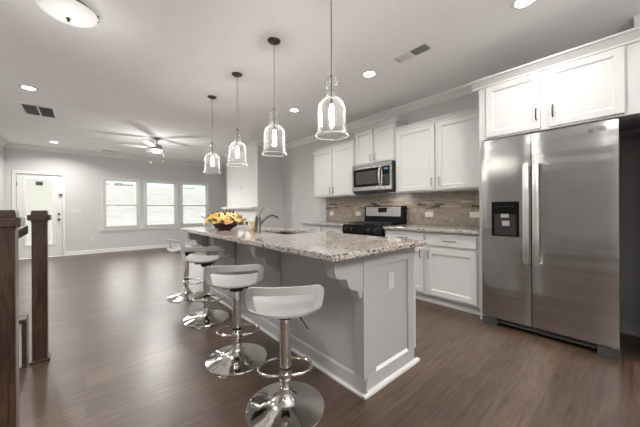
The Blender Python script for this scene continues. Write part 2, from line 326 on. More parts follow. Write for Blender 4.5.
# windows on the far wall
for i, (a, b) in enumerate(WINS):
    y0, y1, f = FY + .02, FY + .085, .045
    root = build('window_%d' % (i + 1), MB().box(a, a + f, y0, y1, WZ0, WZ1).box(b - f, b, y0, y1, WZ0, WZ1).box(a + f, b - f, y0, y1, WZ1 - f, WZ1).box(a + f, b - f, y0, y1, WZ0, WZ0 + f), M['trim'], loc=(a, y0, WZ0), bevel=.004)
    root['kind'] = 'structure'
    zm = 1.305; s = .038
    for z0, z1, d in ((zm - .02, WZ1 - f, .03), (WZ0 + f, zm + .02, 0)):
        ya, yb = y0 + .002 + d, y0 + .028 + d; A, B = a + f, b - f
        sh = build('sash', MB().box(A, A + s, ya, yb, z0, z1).box(B - s, B, ya, yb, z0, z1).box(A + s, B - s, ya, yb, z1 - s, z1).box(A + s, B - s, ya, yb, z0, z0 + s), M['trim'], root, bevel=.003)
        build('glass_pane', MB().box(A + s, B - s, ya + .01, ya + .014, z0 + s, z1 - s), M['pane'], sh)
    build('sash_lock', MB().box((a + b) / 2 - .03, (a + b) / 2 + .03, y0 - .008, y0 + .002, zm + .002, zm + .016), M['trim'], root)
    build('casing', MB().box(a - .012, a + .01, FY - .012, FY + .02, WZ0 - .0, WZ1 + .012).box(b - .01, b + .012, FY - .012, FY + .02, WZ0, WZ1 + .012).box(a + .01, b - .01, FY - .012, FY + .02, WZ1 - .01, WZ1 + .012), M['trim'], root, bevel=.003)
struct('trim_9', MB().box(WINS[0][0] - .06, WINS[2][1] + .06, FY - .045, FY + .02, WZ0 - .03, WZ0).box(WINS[0][0] - .03, WINS[2][1] + .03, FY - .018, FY, WZ0 - .075, WZ0 - .03), M['trim'], bevel=.004)
BL = ['white slatted blind drawn open in the left of the three windows, nearest the door', 'white slatted blind drawn open in the middle of the three windows', 'white slatted blind drawn open in the right of the three windows, nearest the fireplace']
for (a, b), lb in zip(WINS, BL):
    t = thing('window_blind', lb, 'blind', ((a + b) / 2, FY - .02, WZ1 - .02), 'blinds in the three windows')
    yb = FY - .005
    build('headrail', MB().box(a + .012, b - .012, yb - .012, yb + .02, WZ1 - .045, WZ1 - .012), M['slat'], t)
    m = MB(); z = WZ0 + .06
    while z < WZ1 - .06: m.box(a + .02, b - .02, yb - .012, yb + .021, z, z + .0025); z += .044
    build('slats', m, M['slat'], t)
    build('bottom_rail', MB().box(a + .02, b - .02, yb - .01, yb + .018, WZ0 + .012, WZ0 + .03), M['slat'], t)
    m = MB()
    for xx in (a + .12, b - .12): m.tube([(xx, yb - .0135, WZ0 + .03), (xx, yb - .0135, WZ1 - .045)], .0012, 5)
    build('ladder_cord', m, M['slat'], t)
# back door
dr = build('door_1', MB().box(DX0 - .065, DX0, FY - .018, FY + .14, 0, DZ + .07).box(DX1, DX1 + .058, FY - .018, FY + .14, 0, DZ + .07).box(DX0, DX1, FY - .018, FY + .14, DZ, DZ + .07), M['trim'], loc=((DX0 + DX1) / 2, FY, 0), bevel=.005)
dr['kind'] = 'structure'
gx0, gx1, gz0, gz1 = -1.09, -.59, .32, 1.94; y0, y1 = FY + .015, FY + .06
sl = build('door_slab', MB().box(DX0 + .003, gx0, y0, y1, .01, DZ - .004).box(gx1, DX1 - .003, y0, y1, .01, DZ - .004).box(gx0, gx1, y0, y1, .01, gz0).box(gx0, gx1, y0, y1, gz1, DZ - .004), M['trim'], dr)
build('glass_frame', MB().box(gx0 - .03, gx0 + .02, y0 - .014, y0, gz0 - .03, gz1 + .03).box(gx1 - .02, gx1 + .03, y0 - .014, y0, gz0 - .03, gz1 + .03).box(gx0 + .02, gx1 - .02, y0 - .014, y0, gz0 - .03, gz0 + .02).box(gx0 + .02, gx1 - .02, y0 - .014, y0, gz1 - .02, gz1 + .03), M['trim'], sl, bevel=.005)
build('glass_pane', MB().box(gx0, gx1, y0 + .008, y0 + .012, gz0, gz1), M['pane'], sl)
m = MB(); z = gz0 + .03
while z < gz1 - .02:
    m.prism([(y0 + .020, z), (y0 + .0215, z - .0006), (y0 + .034, z + .0165), (y0 + .0325, z + .0172)], 'X', gx0 + .006, gx1 - .006); z += .021
build('inner_blind', m, M['dslat'], sl)
build('blind_slider', MB().box(-.905, -.78, y0 - .004, y0 + .006, 1.785, 1.875), M['greyp'], sl)
build('deadbolt', MB().lathe([(0, -.03), (.02, -.03), (.028, -.012), (.028, 0)], -.495, y0, 1.075, 16, 'Y'), M['nickel'], sl, smooth=40)
build('door_knob', MB().lathe([(0, -.065), (.02, -.063), (.028, -.05), (.024, -.035), (.011, -.03), (.011, -.012), (.03, -.01), (.03, 0)], -.495, y0, .935, 16, 'Y'), M['nickel'], sl, smooth=40)
build('security_latch', MB().box(-.50, -.425, FY - .034, FY + .014, 1.555, 1.585), M['nickel'], dr)
for zz in (.25, 1.05, 1.80): build('hinge', MB().box(DX0 - .006, DX0 + .012, y0 - .01, y0, zz - .045, zz + .045), M['nickel'], dr)
# ------------------------------------------------------------------ outdoors beyond the far wall
struct('lawn', MB().prism([(FY + .14, -.3), (13, -.12), (20, .9), (30, 2.75), (40, 4.15), (60, 4.3), (60, -2), (FY + .14, -2)], 'X', -60, 70), M['grass'])
HL = [(1.9, 44, 'small dark roofed house on the hill, leftmost through the left window'), (3.9, 43, 'wider dark roofed house on the hill through the left window'), (12.4, 46, 'dark roofed house on the hill through the middle window'), (18.6, 46, 'dark roofed house on the hill, leftmost through the right window'), (22.6, 45, 'dark roofed house on the hill, rightmost through the right window')]
for k, (hx, hy, lb) in enumerate(HL):
    s = [.35, .75, 1.1, .7, .8][k]
    t = thing('house', lb, 'house', (hx, hy, 4.2), 'houses on the hill outside')
    build('house_wall', MB().box(hx - s, hx + s, hy, hy + 3, 3.9, 4.42), M['siding'], t)
    build('house_roof', MB().prism([(hy - .3, 4.42), (hy + 3.3, 4.42), (hy + 1.5, 4.42 + .42)], 'X', hx - s - .15, hx + s + .15), M['roof'], t)

# ------------------------------------------------------------------ stair newels, rail, low wall
def newel(x, y, lb):
    t = thing('newel_post', lb, 'newel post', (x, y, 0), 'newel posts at the stair'); h = .042
    build('post', MB().box(x - h, x + h, y - h, y + h, 0, 1.075), M['walnut'], t, bevel=.004)
    build('post_cap', MB().box(x - .046, x + .046, y - .046, y + .046, 1.065, 1.08).box(x - .062, x + .062, y - .062, y + .062, 1.08, 1.122).prism([(x - .046, 1.122), (x + .046, 1.122), (x + .042, 1.156), (x - .042, 1.156)], 'Y', y - .044, y + .044), M['walnuty'], t, bevel=.004)
    build('base_shoe', MB().box(x - .056, x + .056, y - .056, y - h, 0, .02).box(x + h, x + .056, y - h, y + .056, 0, .02), M['walnut'], t, bevel=.003)
newel(-.262, 3.0, 'dark walnut newel post standing in front of the back door')
newel(-.276, 1.84, 'dark walnut newel post nearest the camera, cut by the left frame edge')
struct('wall_stair', MB().box(-1.40, -.353, 2.955, 3.035, 0, .335), M['trim'])
cb = thing('stair_curb', 'dark wooden cap and end board on the low white stair curb behind the near newel post', 'ledge', (-.8, 3.0, 0))
build('cap', MB().box(-1.39, -.326, 2.895, 3.05, .336, .366), M['walnuty'], cb, bevel=.004)
build('end_board', MB().box(-.352, -.327, 2.93, 3.04, 0, .335), M['walnut'], cb, bevel=.003)
rl = MB(); px, pz = [], []
rl.prism([(-.325, .98), (-.325, 1.045), (-1.12, .467), (-1.12, .402)], 'Y', 2.972, 3.028)
tag(build('handrail', rl, M['walnuty'], bevel=.008), 'dark walnut handrail sloping down from the newel post in front of the back door', 'handrail')

# ------------------------------------------------------------------ kitchen cabinets along the right wall
def pull(parent, x, y, z, L=.10, vert=True, m='pull'):
    mb = MB(); d = .028
    if vert:
        mb.tube([(x, y, z - L / 2), (x - d * .8, y, z - L / 2 + .004), (x - d, y, z - L / 2 + .02), (x - d, y, z + L / 2 - .02), (x - d * .8, y, z + L / 2 - .004), (x, y, z + L / 2)], .0052, 8)
    else:
        mb.tube([(x, y - L / 2, z), (x - d * .8, y - L / 2 + .004, z), (x - d, y - L / 2 + .02, z), (x - d, y + L / 2 - .02, z), (x - d * .8, y + L / 2 - .004, z), (x, y + L / 2, z)], .0052, 8)
    return build('handle', mb, M[m], parent, smooth=60)
def shaker(name, parent, xf, y0, y1, z0, z1, fr=.058):
    """door or drawer front facing -X, outer face at xf"""
    mb = MB(); th = .02; a, b, c, d = y0 + fr, y1 - fr, z0 + fr, z1 - fr
    mb.box(xf, xf + th, y0, a, z0, z1).box(xf, xf + th, b, y1, z0, z1).box(xf, xf + th, a, b, z0, c).box(xf, xf + th, a, b, d, z1)
    # sloped inner lip and recessed panel
    e = .012; xr = xf + .010
    bm = mb.bm
    o = [bm.verts.new(p) for p in [(xf + .002, a, c), (xf + .002, b, c), (xf + .002, b, d), (xf + .002, a, d)]]
    i = [bm.verts.new(p) for p in [(xr, a + e, c + e), (xr, b - e, c + e), (xr, b - e, d - e), (xr, a + e, d - e)]]
    for k in range(4): bm.faces.new([o[k], o[(k + 1) % 4], i[(k + 1) % 4], i[k]])
    mb.box(xr, xf + th, a, b, c, d)
    return build(name, mb, M['cab'], parent, bevel=.0025)
def slabfront(name, parent, xf, y0, y1, z0, z1): return build(name, MB().box(xf, xf + .02, y0, y1, z0, z1), M['cab'], parent, bevel=.005)
def cab_crown(parent, xf, y0, y1, z0, h, proj, yl=True, yr=True):
    pr = [(xf, z0), (xf - .012, z0), (xf - .012, z0 + h * .2), (xf - proj * .45, z0 + h * .45), (xf - proj * .8, z0 + h * .75), (xf - proj, z0 + h * .82), (xf - proj, z0 + h), (xf, z0 + h)]
    mb = MB().prism(pr, 'Y', y0 - (proj if yr else 0), y1 + (proj if yl else 0))
    if yl: mb.box(xf, WX, y1, y1 + proj * .6, z0 + h * .3, z0 + h)
    if yr: mb.box(xf, WX, y0 - proj * .6, y0, z0 + h * .3, z0 + h)
    return build('crown', mb, M['cab'], parent)
BX = 3.16   # base cabinet face frame
def base_cab(lb, y0, y1, doors, drawers, hd):
    t = thing('base_cabinet', lb, 'cabinet', (BX, (y0 + y1) / 2, 0), 'base cabinets on the range wall')
    build('carcass', MB().box(BX, WX - .004, y0, y1, .10, .875), M['cab'], t)
    build('toe_kick', MB().box(BX + .07, WX - .004, y0, y1, 0, .10).box(BX + .055, BX + .07, y0, y1, 0, .02), M['cab'], t)
    for a, b in drawers:
        d = slabfront('drawer', t, BX - .02, a, b, .715, .848); pull(d, BX - .02, (a + b) / 2, .782, .13, False)
    for (a, b), s in zip(doors, hd):
        d = shaker('door', t, BX - .02, a, b, .125, .675); pull(d, BX - .02, b - .03 if s > 0 else a + .03, .60)
base_cab('white base cabinet with one wide drawer and door, beside the refrigerator', 1.053, 1.665, [(1.085, 1.645)], [(1.085, 1.645)], [1])
base_cab('white base cabinet beside the range, mostly hidden behind the island end', 1.667, 2.262, [(1.69, 2.24)], [(1.69, 2.24)], [-1])
base_cab('white base cabinet left of the range, only its top showing over the island', 3.042, 3.585, [(3.065, 3.565)], [(3.065, 3.565)], [1])
base_cab('white base cabinet at the far end of the range wall counter', 3.587, 4.135, [(3.61, 4.11)], [(3.61, 4.11)], [-1])
tag(build('countertop', MB().box(BX - .045, WX - .001, 1.053, 2.264, .877, .915), M['granite'], bevel=.006), 'speckled granite countertop between the range and the refrigerator', 'countertop')
tag(build('countertop', MB().box(BX - .045, WX - .001, 3.04, 4.16, .877, .915), M['granite'], bevel=.006), 'speckled granite countertop on the far side of the range', 'countertop')
bs = struct('wall_backsplash', MB().box(WX - .012, WX - .0005, 1.053, 4.13, .917, 1.378), M['tile'])
build('mosaic_band', MB().box(WX - .016, WX - .011, 1.053, 4.13, 1.155, 1.275), M['mosaic'], bs)
UX = 3.43   # upper cabinet face frame
def upper(lb, y0, y1, z0, z1, doors, h, proj, xf=UX, zb=.10, cw=(True, True), fr=.055, hm='nickel', pd=.03):
    t = thing('wall_cabinet', lb, 'cabinet', (xf, (y0 + y1) / 2, z0), 'wall cabinets over the counter')
    build('carcass', MB().box(xf, WX, y0, y1, z0, z1), M['cab'], t, bevel=.002)
    n = len(doors)
    for k, (a, b) in enumerate(doors):
        d = shaker('door', t, xf - .02, a, b, z0 + .018, z1 - .02, fr); pull(d, xf - .02, (b - pd) if k == 0 else (a + pd), z0 + zb + .018, .10, True, hm)
    cab_crown(t, xf, y0, y1, z1 - .012, h, proj, *cw)
    return t
upper('white two door wall cabinet between the microwave and the refrigerator cabinet', 1.053, 2.262, 1.385, 2.275, [(1.09, 1.635), (1.675, 2.235)], .06, .035, cw=(False, False))
upper('short raised white wall cabinet directly above the microwave', 2.268, 3.035, 1.868, 2.435, [(2.29, 2.635), (2.665, 3.012)], .07, .032, zb=.08)
upper('white two door wall cabinet at the far left end of the range wall', 3.042, 4.135, 1.385, 2.275, [(3.065, 3.57), (3.60, 4.11)], .06, .035, cw=(True, False))
FX = 3.11
fc = upper('large white two door cabinet above the refrigerator', -.10, 1.045, 1.855, 2.40, [(.035, .482), (.538, .975)], .085, .06, xf=FX, cw=(True, False), zb=.13, hm='pull')
build('side_panel', MB().box(FX, WX - .004, 1.010, 1.045, 0.0, 1.854), M['cab'], fc, bevel=.002)
build('side_panel', MB().box(FX, WX - .004, -.10, -.07, 0.0, 1.854), M['cab'], fc, bevel=.002)

# ------------------------------------------------------------------ refrigerator
fx = 3.03; ry0, ry1, rs = .066, 1.002, .598
t = thing('refrigerator', 'stainless steel side by side refrigerator with black ice dispenser', 'refrigerator', (fx, .536, 0))
build('body', MB().box(fx + .075, 3.72, ry0 + .01, ry1 - .004, .03, 1.795), M['greyp'], t, bevel=.004)
def fdoor(y0, y1):
    # gently bowed door front
    pts = []; n = 14
    for k in range(n + 1):
        s = k / n; y = y0 + (y1 - y0) * s
        pts.append((fx + .016 * (2 * s - 1) ** 6, y))
    pts += [(fx + .07, y1), (fx + .07, y0)]
    return MB().prism(pts, 'Z', .085, 1.825)
dl = build('door', fdoor(rs + .004, ry1), M['steel'], t, smooth=30)
d2 = build('door', fdoor(ry0, rs - .004), M['steel'], t, smooth=30)
dl['label'] = 'narrow left door with the ice dispenser'; d2['label'] = 'wide right door'
for d, y in ((dl, .627), (d2, .556)):
    build('handle', MB().tube([(fx + .004, y, 1.545), (fx - .03, y, 1.545), (fx - .048, y, 1.52), (fx - .05, y, 1.3), (fx - .05, y, .9), (fx - .048, y, .68), (fx - .03, y, .655), (fx + .004, y, .655)], .024, 12, ry=.015), M['steelh'], d, smooth=50)
dp = build('dispenser', MB().box(fx - .006, fx + .002, .685, .910, 1.10, 1.218).box(fx - .006, fx + .002, .685, .712, .885, 1.10).box(fx - .006, fx + .002, .884, .910, .885, 1.10).box(fx - .006, fx + .002, .712, .884, .885, .90), M['black'], dl, bevel=.003)
build('recess', MB().box(fx - .0012, fx + .004, .712, .884, .90, 1.10), M['blackm'], dp)
for z0, z1, a, b in ((1.065, 1.10, .765, .83), (.985, 1.035, .76, .82)): build('paddle', MB().box(fx - .009, fx - .0012, a, b, z0, z1), M['steelh'], dp)
for k in range(5): build('button', MB().box(fx - .0072, fx - .005, .728 + k * .033, .742 + k * .033, 1.168, 1.178), M['pull'], dp)
build('badge', MB().lathe([(0, -.003), (.017, -.003), (.019, 0), (.019, .004)], fx, .215, 1.765, 20, 'X'), M['chrome'], d2, smooth=40)
build('badge', MB().prism([(.132, 1.748), (.142, 1.748), (.178, 1.784), (.168, 1.784)], 'X', fx - .003, fx + .004).lathe([(.015, -.002), (.020, -.002), (.020, .004)], fx, .155, 1.766, 20, 'X'), M['chrome'], d2)
gr = build('base_grille', MB().box(fx + .045, fx + .07, ry0 + .12, ry1 - .13, .035, .08).box(fx + .03, fx + .045, ry0 + .12, ry1 - .13, .035, .045).box(fx + .036, fx + .045, ry0 + .12, ry1 - .13, .058, .064), M['greyp'], t)
for y0, y1 in ((ry0, ry0 + .12), (ry1 - .13, ry1)): build('foot_cover', MB().box(fx + .012, fx + .07, y0, y1, .0, .075), M['greyp'], t, bevel=.004)
for y in (ry0 + .06, ry1 - .06): build('hinge_cover', MB().box(fx + .02, fx + .16, y - .04, y + .04, 1.827, 1.842), M['greyp'], t)
for y in (ry0 + .03, ry1 - .03): build('hinge', MB().lathe([(0, -.006), (.009, -.006), (.009, .012), (0, .012)], fx + .012, y, .078, 12), M['chrome'], t)

# ------------------------------------------------------------------ range
y0, y1 = 2.272, 3.032; xr = 3.10
t = thing('range', 'black and stainless gas range set into the counter under the microwave', 'stove', (xr, 2.65, 0))
build('body', MB().box(xr + .03, 3.735, y0, y1, .03, .90), M['black'], t)
build('cooktop', MB().box(xr + .02, 3.735, y0, y1, .90, .918), M['black'], t, bevel=.004)
cp = build('control_panel', MB().prism([(xr + .03, .795), (xr - .012, .80), (xr + .012, .905), (xr + .03, .905)], 'Y', y0, y1), M['black'], t, bevel=.003)
for y in (2.36, 2.49, 2.82, 2.94): build('knob', MB().lathe([(0, -.042), (.019, -.04), (.023, -.012), (.026, -.004), (.026, .008)], xr, y, .852, 18, 'X'), M['blackm'], cp, smooth=40)
od = build('oven_door', MB().box(xr - .005, xr + .03, y0 + .004, y1 - .004, .20, .79), M['black'], t, bevel=.004)
build('handle', MB().tube([(xr - .004, y0 + .06, .745), (xr - .045, y0 + .06, .745), (xr - .05, y0 + .08, .745), (xr - .05, y1 - .08, .745), (xr - .045, y1 - .06, .745), (xr - .004, y1 - .06, .745)], .012, 10), M['steelh'], od, smooth=50)
build('oven_window', MB().box(xr - .007, xr - .0045, y0 + .12, y1 - .12, .36, .64), M['dglass'], od)
build('drawer', MB().box(xr - .005, xr + .03, y0 + .004, y1 - .004, .045, .19), M['black'], t, bevel=.004)
bg = build('backguard', MB().prism([(3.64, .918), (3.735, .918), (3.735, 1.205), (3.66, 1.205), (3.645, 1.02)], 'Y', y0, y1), M['black'], t, bevel=.004)
build('steel_fascia', MB().prism([(3.6435, 1.04), (3.6535, 1.04), (3.667, 1.19), (3.655, 1.19)], 'Y', y0 + .05, y1 - .035), M['steel2'], bg)
ds = build('display', MB().prism([(3.648, 1.10), (3.652, 1.10), (3.6585, 1.175), (3.6515, 1.175)], 'Y', 2.575, 2.745), M['black'], bg)
SEG = {'0': 'abcdef', '1': 'bc', '2': 'abged', '3': 'abgcd', '4': 'fgbc', '8': 'abcdefg'}
def digits(parent, txt, x, yl, z, w, h, m, slope=0):
    mb = MB(); y = yl; e = w * .18
    for ch in txt:
        if ch == ':':
            for q in (.3, .7): mb.box(x + slope * q * h - .0006, x + slope * q * h + .0006, y - e * 1.5, y - e * .5, z + q * h - e / 2, z + q * h + e / 2)
            y -= w * .45; continue
        S = {'a': (0, w, h - e, h), 'd': (0, w, 0, e), 'g': (0, w, h / 2 - e / 2, h / 2 + e / 2), 'f': (0, e, h / 2, h), 'b': (w - e, w, h / 2, h), 'e': (0, e, 0, h / 2), 'c': (w - e, w, 0, h / 2)}
        for s in SEG[ch]:
            a, b, c, d = S[s]; zz = (c + d) / 2; mb.box(x + slope * zz - .0006, x + slope * zz + .0006, y - b, y - a, z + c, z + d)
        y -= w * 1.45
    return build('digits', mb, m, parent)
digits(ds, '12:08', 3.6490, 2.715, 1.118, .022, .038, M['pull'], .09)
for k, yc in enumerate((2.46, 2.65, 2.84)):
    mb = MB(); gw = .088
    for xx in (3.17, 3.35, 3.53): mb.box(xx - .006, xx + .006, yc - gw, yc + gw, .936, .952)
    for yy in (yc - gw, yc, yc + gw): mb.box(3.15, 3.62, yy - .005, yy + .005, .936, .952)
    for xx in (3.155, 3.61):
        for yy in (yc - gw, yc + gw): mb.box(xx - .006, xx + .006, yy - .005, yy + .005, .918, .936)
    build('grate', mb, M['iron'], t)
for xx in (3.26, 3.50):
    for yy in (2.46, 2.84): build('burner', MB().lathe([(.055, 0), (.05, .008), (.035, .010), (.035, .016), (0, .016)], xx, yy, .918, 20), M['blackm'], t, smooth=40)

# ------------------------------------------------------------------ microwave
mx = 3.335; z0, z1 = 1.432, 1.862
t = thing('microwave', 'stainless over the range microwave with black glass door', 'microwave', (mx, 2.65, z0))
build('body', MB().box(mx + .03, WX - .02, 2.275, 3.03, z0 - .02, z1), M['blackm'], t, bevel=.004)
fr = build('front', MB().box(mx, mx + .03, 2.275, 3.03, z0 + .01, z1 - .052), M['steel2'], t, bevel=.005)
build('vent_grille', MB().box(mx + .004, mx + .03, 2.275, 3.03, z1 - .05, z1), M['steel2'], t, bevel=.004)
dw = build('door_window', MB().box(mx - .003, mx + .001, 2.455, 2.995, z0 + .075, z1 - .075), M['black'], fr)
build('mesh_screen', MB().box(mx - .0045, mx - .0032, 2.53, 2.945, z0 + .115, z1 - .115), M['dglass'], dw)
cpn = build('control_panel', MB().box(mx - .003, mx + .001, 2.30, 2.425, z0 + .065, z1 - .07), M['black'], fr)
build('display', MB().box(mx - .0045, mx - .003, 2.325, 2.40, z1 - .125, z1 - .095), M['display'], cpn)
for r in range(5):
    for c in range(3): build('button', MB().box(mx - .004, mx - .003, 2.318 + c * .034, 2.34 + c * .034, z0 + .085 + r * .032, z0 + .105 + r * .032), M['greyp'], cpn)
build('handle', MB().tube([(mx, 2.45, z1 - .085), (mx - .03, 2.45, z1 - .09), (mx - .05, 2.45, z1 - .13), (mx - .056, 2.45, z1 - .21), (mx - .05, 2.45, z0 + .13), (mx - .03, 2.45, z0 + .085), (mx, 2.45, z0 + .08)], .017, 12), M['chrome'], fr, smooth=60)
build('underside_grille', MB().box(mx + .05, 3.66, 2.32, 2.98, z0 - .026, z0 - .0205), M['greyp'], t)
build('work_light', MB().box(mx + .16, mx + .24, 2.35, 2.45, z0 - .0285, z0 - .0265), M['frost'], t)
lamp('microwave_work_light', 'AREA', (mx + .2, 2.40, z0 - .034), .7, WARM, (0, 0, 0), shape='RECTANGLE', size=.08, size_y=.1)

# ------------------------------------------------------------------ outlets and switches
def outlet_x(x, y, z, lb, wd=.075, m='almond', rocker=False, grp='outlets on the tiled backsplash', hh=.058):   # facing -X
    t = thing('wall_outlet' if not rocker else 'light_switch', lb, 'outlet' if not rocker else 'switch', (x, y, z), grp)
    build('cover_plate', MB().box(x - .006, x, y - wd / 2, y + wd / 2, z - hh, z + hh), M[m], t, bevel=.002)
    n = 1
    if hh < .05:
        for s in (-1, 1): build('socket', MB().box(x - .008, x - .006, y + s * .02 - .014, y + s * .02 + .014, z - .016, z + .016), M[m], t)
        return
    for k in range(n):
        yy = y + (k - (n - 1) / 2) * .046
        if rocker: build('rocker', MB().box(x - .010, x - .006, yy - .016, yy + .016, z - .033, z + .033), M[m], t)
        else:
            for s in (-1, 1): build('socket', MB().box(x - .008, x - .006, yy - .016, yy + .016, z + s * .02 - .014, z + s * .02 + .014), M[m], t)
xb = WX - .012
outlet_x(xb, 1.315, 1.075, 'almond outlet plate on the backsplash next to the refrigerator', .12, hh=.037)
outlet_x(xb, 1.92, 1.075, 'almond outlet plate on the backsplash right of the range', .12, hh=.037)
outlet_x(xb, 3.26, 1.075, 'almond outlet plate on the backsplash just left of the range', .12, hh=.037)
outlet_x(xb, 3.96, 1.075, 'almond outlet plate at the far left end of the backsplash', .105, hh=.037)
outlet_x(WX, 5.31, 1.18, 'white switch plate on the grey right wall past the counter', .075, 'plastic', True, 'switch plates')
def plate_y(x, y, z, lb, wd, rocker):   # facing -Y
    t = thing('light_switch' if rocker else 'wall_outlet', lb, 'switch' if rocker else 'outlet', (x, y, z), 'switch plates' if rocker else 'outlets on the grey walls')
    build('cover_plate', MB().box(x - wd / 2, x + wd / 2, y - .006, y, z - .058, z + .058), M['plastic'], t, bevel=.002)
    n = max(1, round(wd / .06))
    for k in range(n):
        xx = x + (k - (n - 1) / 2) * .046
        if rocker: build('rocker', MB().box(xx - .016, xx + .016, y - .010, y - .006, z - .033, z + .033), M['plastic'], t)
        else:
            for s in (-1, 1): build('socket', MB().box(xx - .016, xx + .016, y - .008, y - .006, z + s * .02 - .014, z + s * .02 + .014), M['plastic'], t)
plate_y(-.165, FY, 1.145, 'white triple switch plate on the far wall beside the door', .17, True)
plate_y(.155, FY, .38, 'white outlet low on the far wall between door and windows', .075, False)
plate_y(3.34, CY0, 1.173, 'white switch plate on the grey side of the chimney breast', .075, True)

# ------------------------------------------------------------------ fireplace
t = thing('fireplace', 'white fireplace with mantel shelf, tall white overmantel and black firebox', 'fireplace', (CHX, 6.65, 0))
build('overmantel', MB().box(CHX - .02, CHX - .001, CY0, CY1, 1.235, CZ - .106), M['trim'], t)
build('mantel_shelf', MB().box(2.90, CHX - .001, CY0, CY1 + .02, 1.185, 1.235).box(2.95, CHX - .001, CY0 + .03, CY1 - .03, 1.15, 1.185), M['trim'], t, bevel=.006)
build('surround', MB().box(CHX - .04, CHX - .001, CY0, CY0 + .46, 0, 1.149).box(CHX - .04, CHX - .001, CY1 - .46, CY1, 0, 1.149).box(CHX - .04, CHX - .001, CY0 + .46, CY1 - .46, .86, 1.149).box(CHX - .06, CHX - .04, CY0 + .02, CY0 + .16, 0, 1.149).box(CHX - .06, CHX - .04, CY1 - .16, CY1 - .02, 0, 1.149).box(CHX - .06, CHX - .04, CY0 + .16, CY1 - .16, 1.09, 1.149).box(CHX - .055, CHX - .04, CY0 + .16, CY1 - .16, .96, .985), M['trim'], t, bevel=.004)
build('firebox', MB().box(CHX - .025, CHX - .001, CY0 + .46, CY1 - .46, .0, .859), M['firebox'], t)
outlet_x(CHX - .02, 6.66, 1.73, 'white outlet plate on the white overmantel above the mantel shelf', .075, 'plastic', False, 'outlets on the grey walls')

# ------------------------------------------------------------------ island
IX0, IX1, IY0, IY1 = 1.295, 1.90, 1.085, 3.98
t = thing('kitchen_island', 'long pale grey kitchen island with corbels under its overhang', 'island', (1.6, 2.5, 0))
e = .014
build('island_body', MB().box(IX0 + e, IX1 - .02, IY0 + e, IY1, 0, .640).box(IX0 + e, 1.42, IY0 + e, IY1, .640, .876).box(1.42, IX1 - .02, IY0 + e, 2.13, .640, .876).box(1.42, IX1 - .02, 2.83, IY1, .640, .876), M['isl'], t)
# framed end panel (facing the camera)
mb = MB()
mb.box(IX0, 1.416, IY0, IY0 + e, .105, .876).box(1.80, IX1 - .02, IY0, IY0 + e, .105, .876).box(1.416, 1.80, IY0, IY0 + e, .782, .876).box(IX0, IX1 - .02, IY0, IY0 + e, 0, .105)
build('end_frame', mb, M['isl'], t, bevel=.003)
build('panel_moulding', MB().prism([(IY0 + .002, .105), (IY0 + e, .105), (IY0 + e, .122)], 'X', 1.416, 1.80), M['trim'], t)
mb = MB(); PY = [1.085, 2.035, 2.985, 3.90]
for y in PY: build('pilaster_strip', MB().box(IX0, IX0 + e, max(y, IY0 + e + .0005), y + .08, .105, .876), M['isl'], t, bevel=.002)
build('base_moulding', MB().prism([(IX0 - .018, 0), (IX0 - .018, .014), (IX0 - .004, .022), (IX0, .09), (IX0 + e - .001, .105), (IX0 + e - .001, 0)], 'Y', IY0 - .018, IY1), M['isl'], t)
build('shoe_moulding', MB().box(IX0 - .030, IX0 - .0185, IY0 - .03, IY1, 0, .022).box(IX0 - .030, IX1 + .01, IY0 - .030, IY0 - .001, 0, .024), M['trim'], t, bevel=.005)
build('kitchen_side', MB().box(IX1 - .02, IX1, IY0, IY1, .10, .876), M['cab'], t)
prof = [(IX0, .876), (1.055, .876), (1.055, .785), (1.062, .765), (1.082, .752), (1.108, .748), (1.140, .744), (1.152, .735), (1.157, .716), (1.168, .690), (1.190, .672), (1.222, .664), (1.243, .655), (1.252, .635), (1.258, .612), (1.270, .602), (1.283, .612), (1.287, .640), (IX0, .640)]
for y in PY: build('corbel', MB().prism(prof, 'Y', y + .003, y + .077), M['isl'], t, bevel=.004)
ol = build('outlet_cover', MB().box(1.565, 1.635, IY0 + e - .006, IY0 + e + .001, .60, .715), M['cab'], t, bevel=.002)
for zz in (.637, .678): build('socket', MB().box(1.584, 1.616, IY0 + e - .008, IY0 + e - .006, zz - .014, zz + .014), M['cab'], ol)
# granite top with a sink cut-out
SX0, SX1, SY0, SY1 = 1.45, 1.84, 2.17, 2.79
mb = MB(); XS, YS = [.965, SX0, SX1, 1.935], [1.012, SY0, SY1, 4.03]
V = {}
for i, x in enumerate(XS):
    for j, y in enumerate(YS):
        for k, z in enumerate((.877, .915)): V[i, j, k] = mb.bm.verts.new((x, y, z))
for i in range(3):
    for j in range(3):
        if (i, j) == (1, 1): continue
        for k in (0, 1): mb.bm.faces.new([V[i, j, k], V[i + 1, j, k], V[i + 1, j + 1, k], V[i, j + 1, k]])
for a in range(3):
    for q in (0, 3):
        mb.bm.faces.new([V[a, q, 0], V[a + 1, q, 0], V[a + 1, q, 1], V[a, q, 1]]); mb.bm.faces.new([V[q, a, 0], V[q, a + 1, 0], V[q, a + 1, 1], V[q, a, 1]])
for q in (1, 2):
    mb.bm.faces.new([V[1, q, 0], V[2, q, 0], V[2, q, 1], V[1, q, 1]]); mb.bm.faces.new([V[q, 1, 0], V[q, 2, 0], V[q, 2, 1], V[q, 1, 1]])
tag(build('island_countertop', mb, M['granite'], bevel=.007, seg=3), 'polished speckled granite slab on top of the island', 'countertop')
t = thing('sink', 'stainless undermount sink cut into the island granite', 'sink', (1.635, 2.47, .66))
g = .012
build('basin', MB().box(SX0 - g, SX0, SY0 - g, SY1 + g, .66, .8765).box(SX1, SX1 + g, SY0 - g, SY1 + g, .66, .8765).box(SX0, SX1, SY0 - g, SY0, .66, .8765).box(SX0, SX1, SY1, SY1 + g, .66, .8765).box(SX0, SX1, SY0, SY1, .66, .672), M['sink'], t)
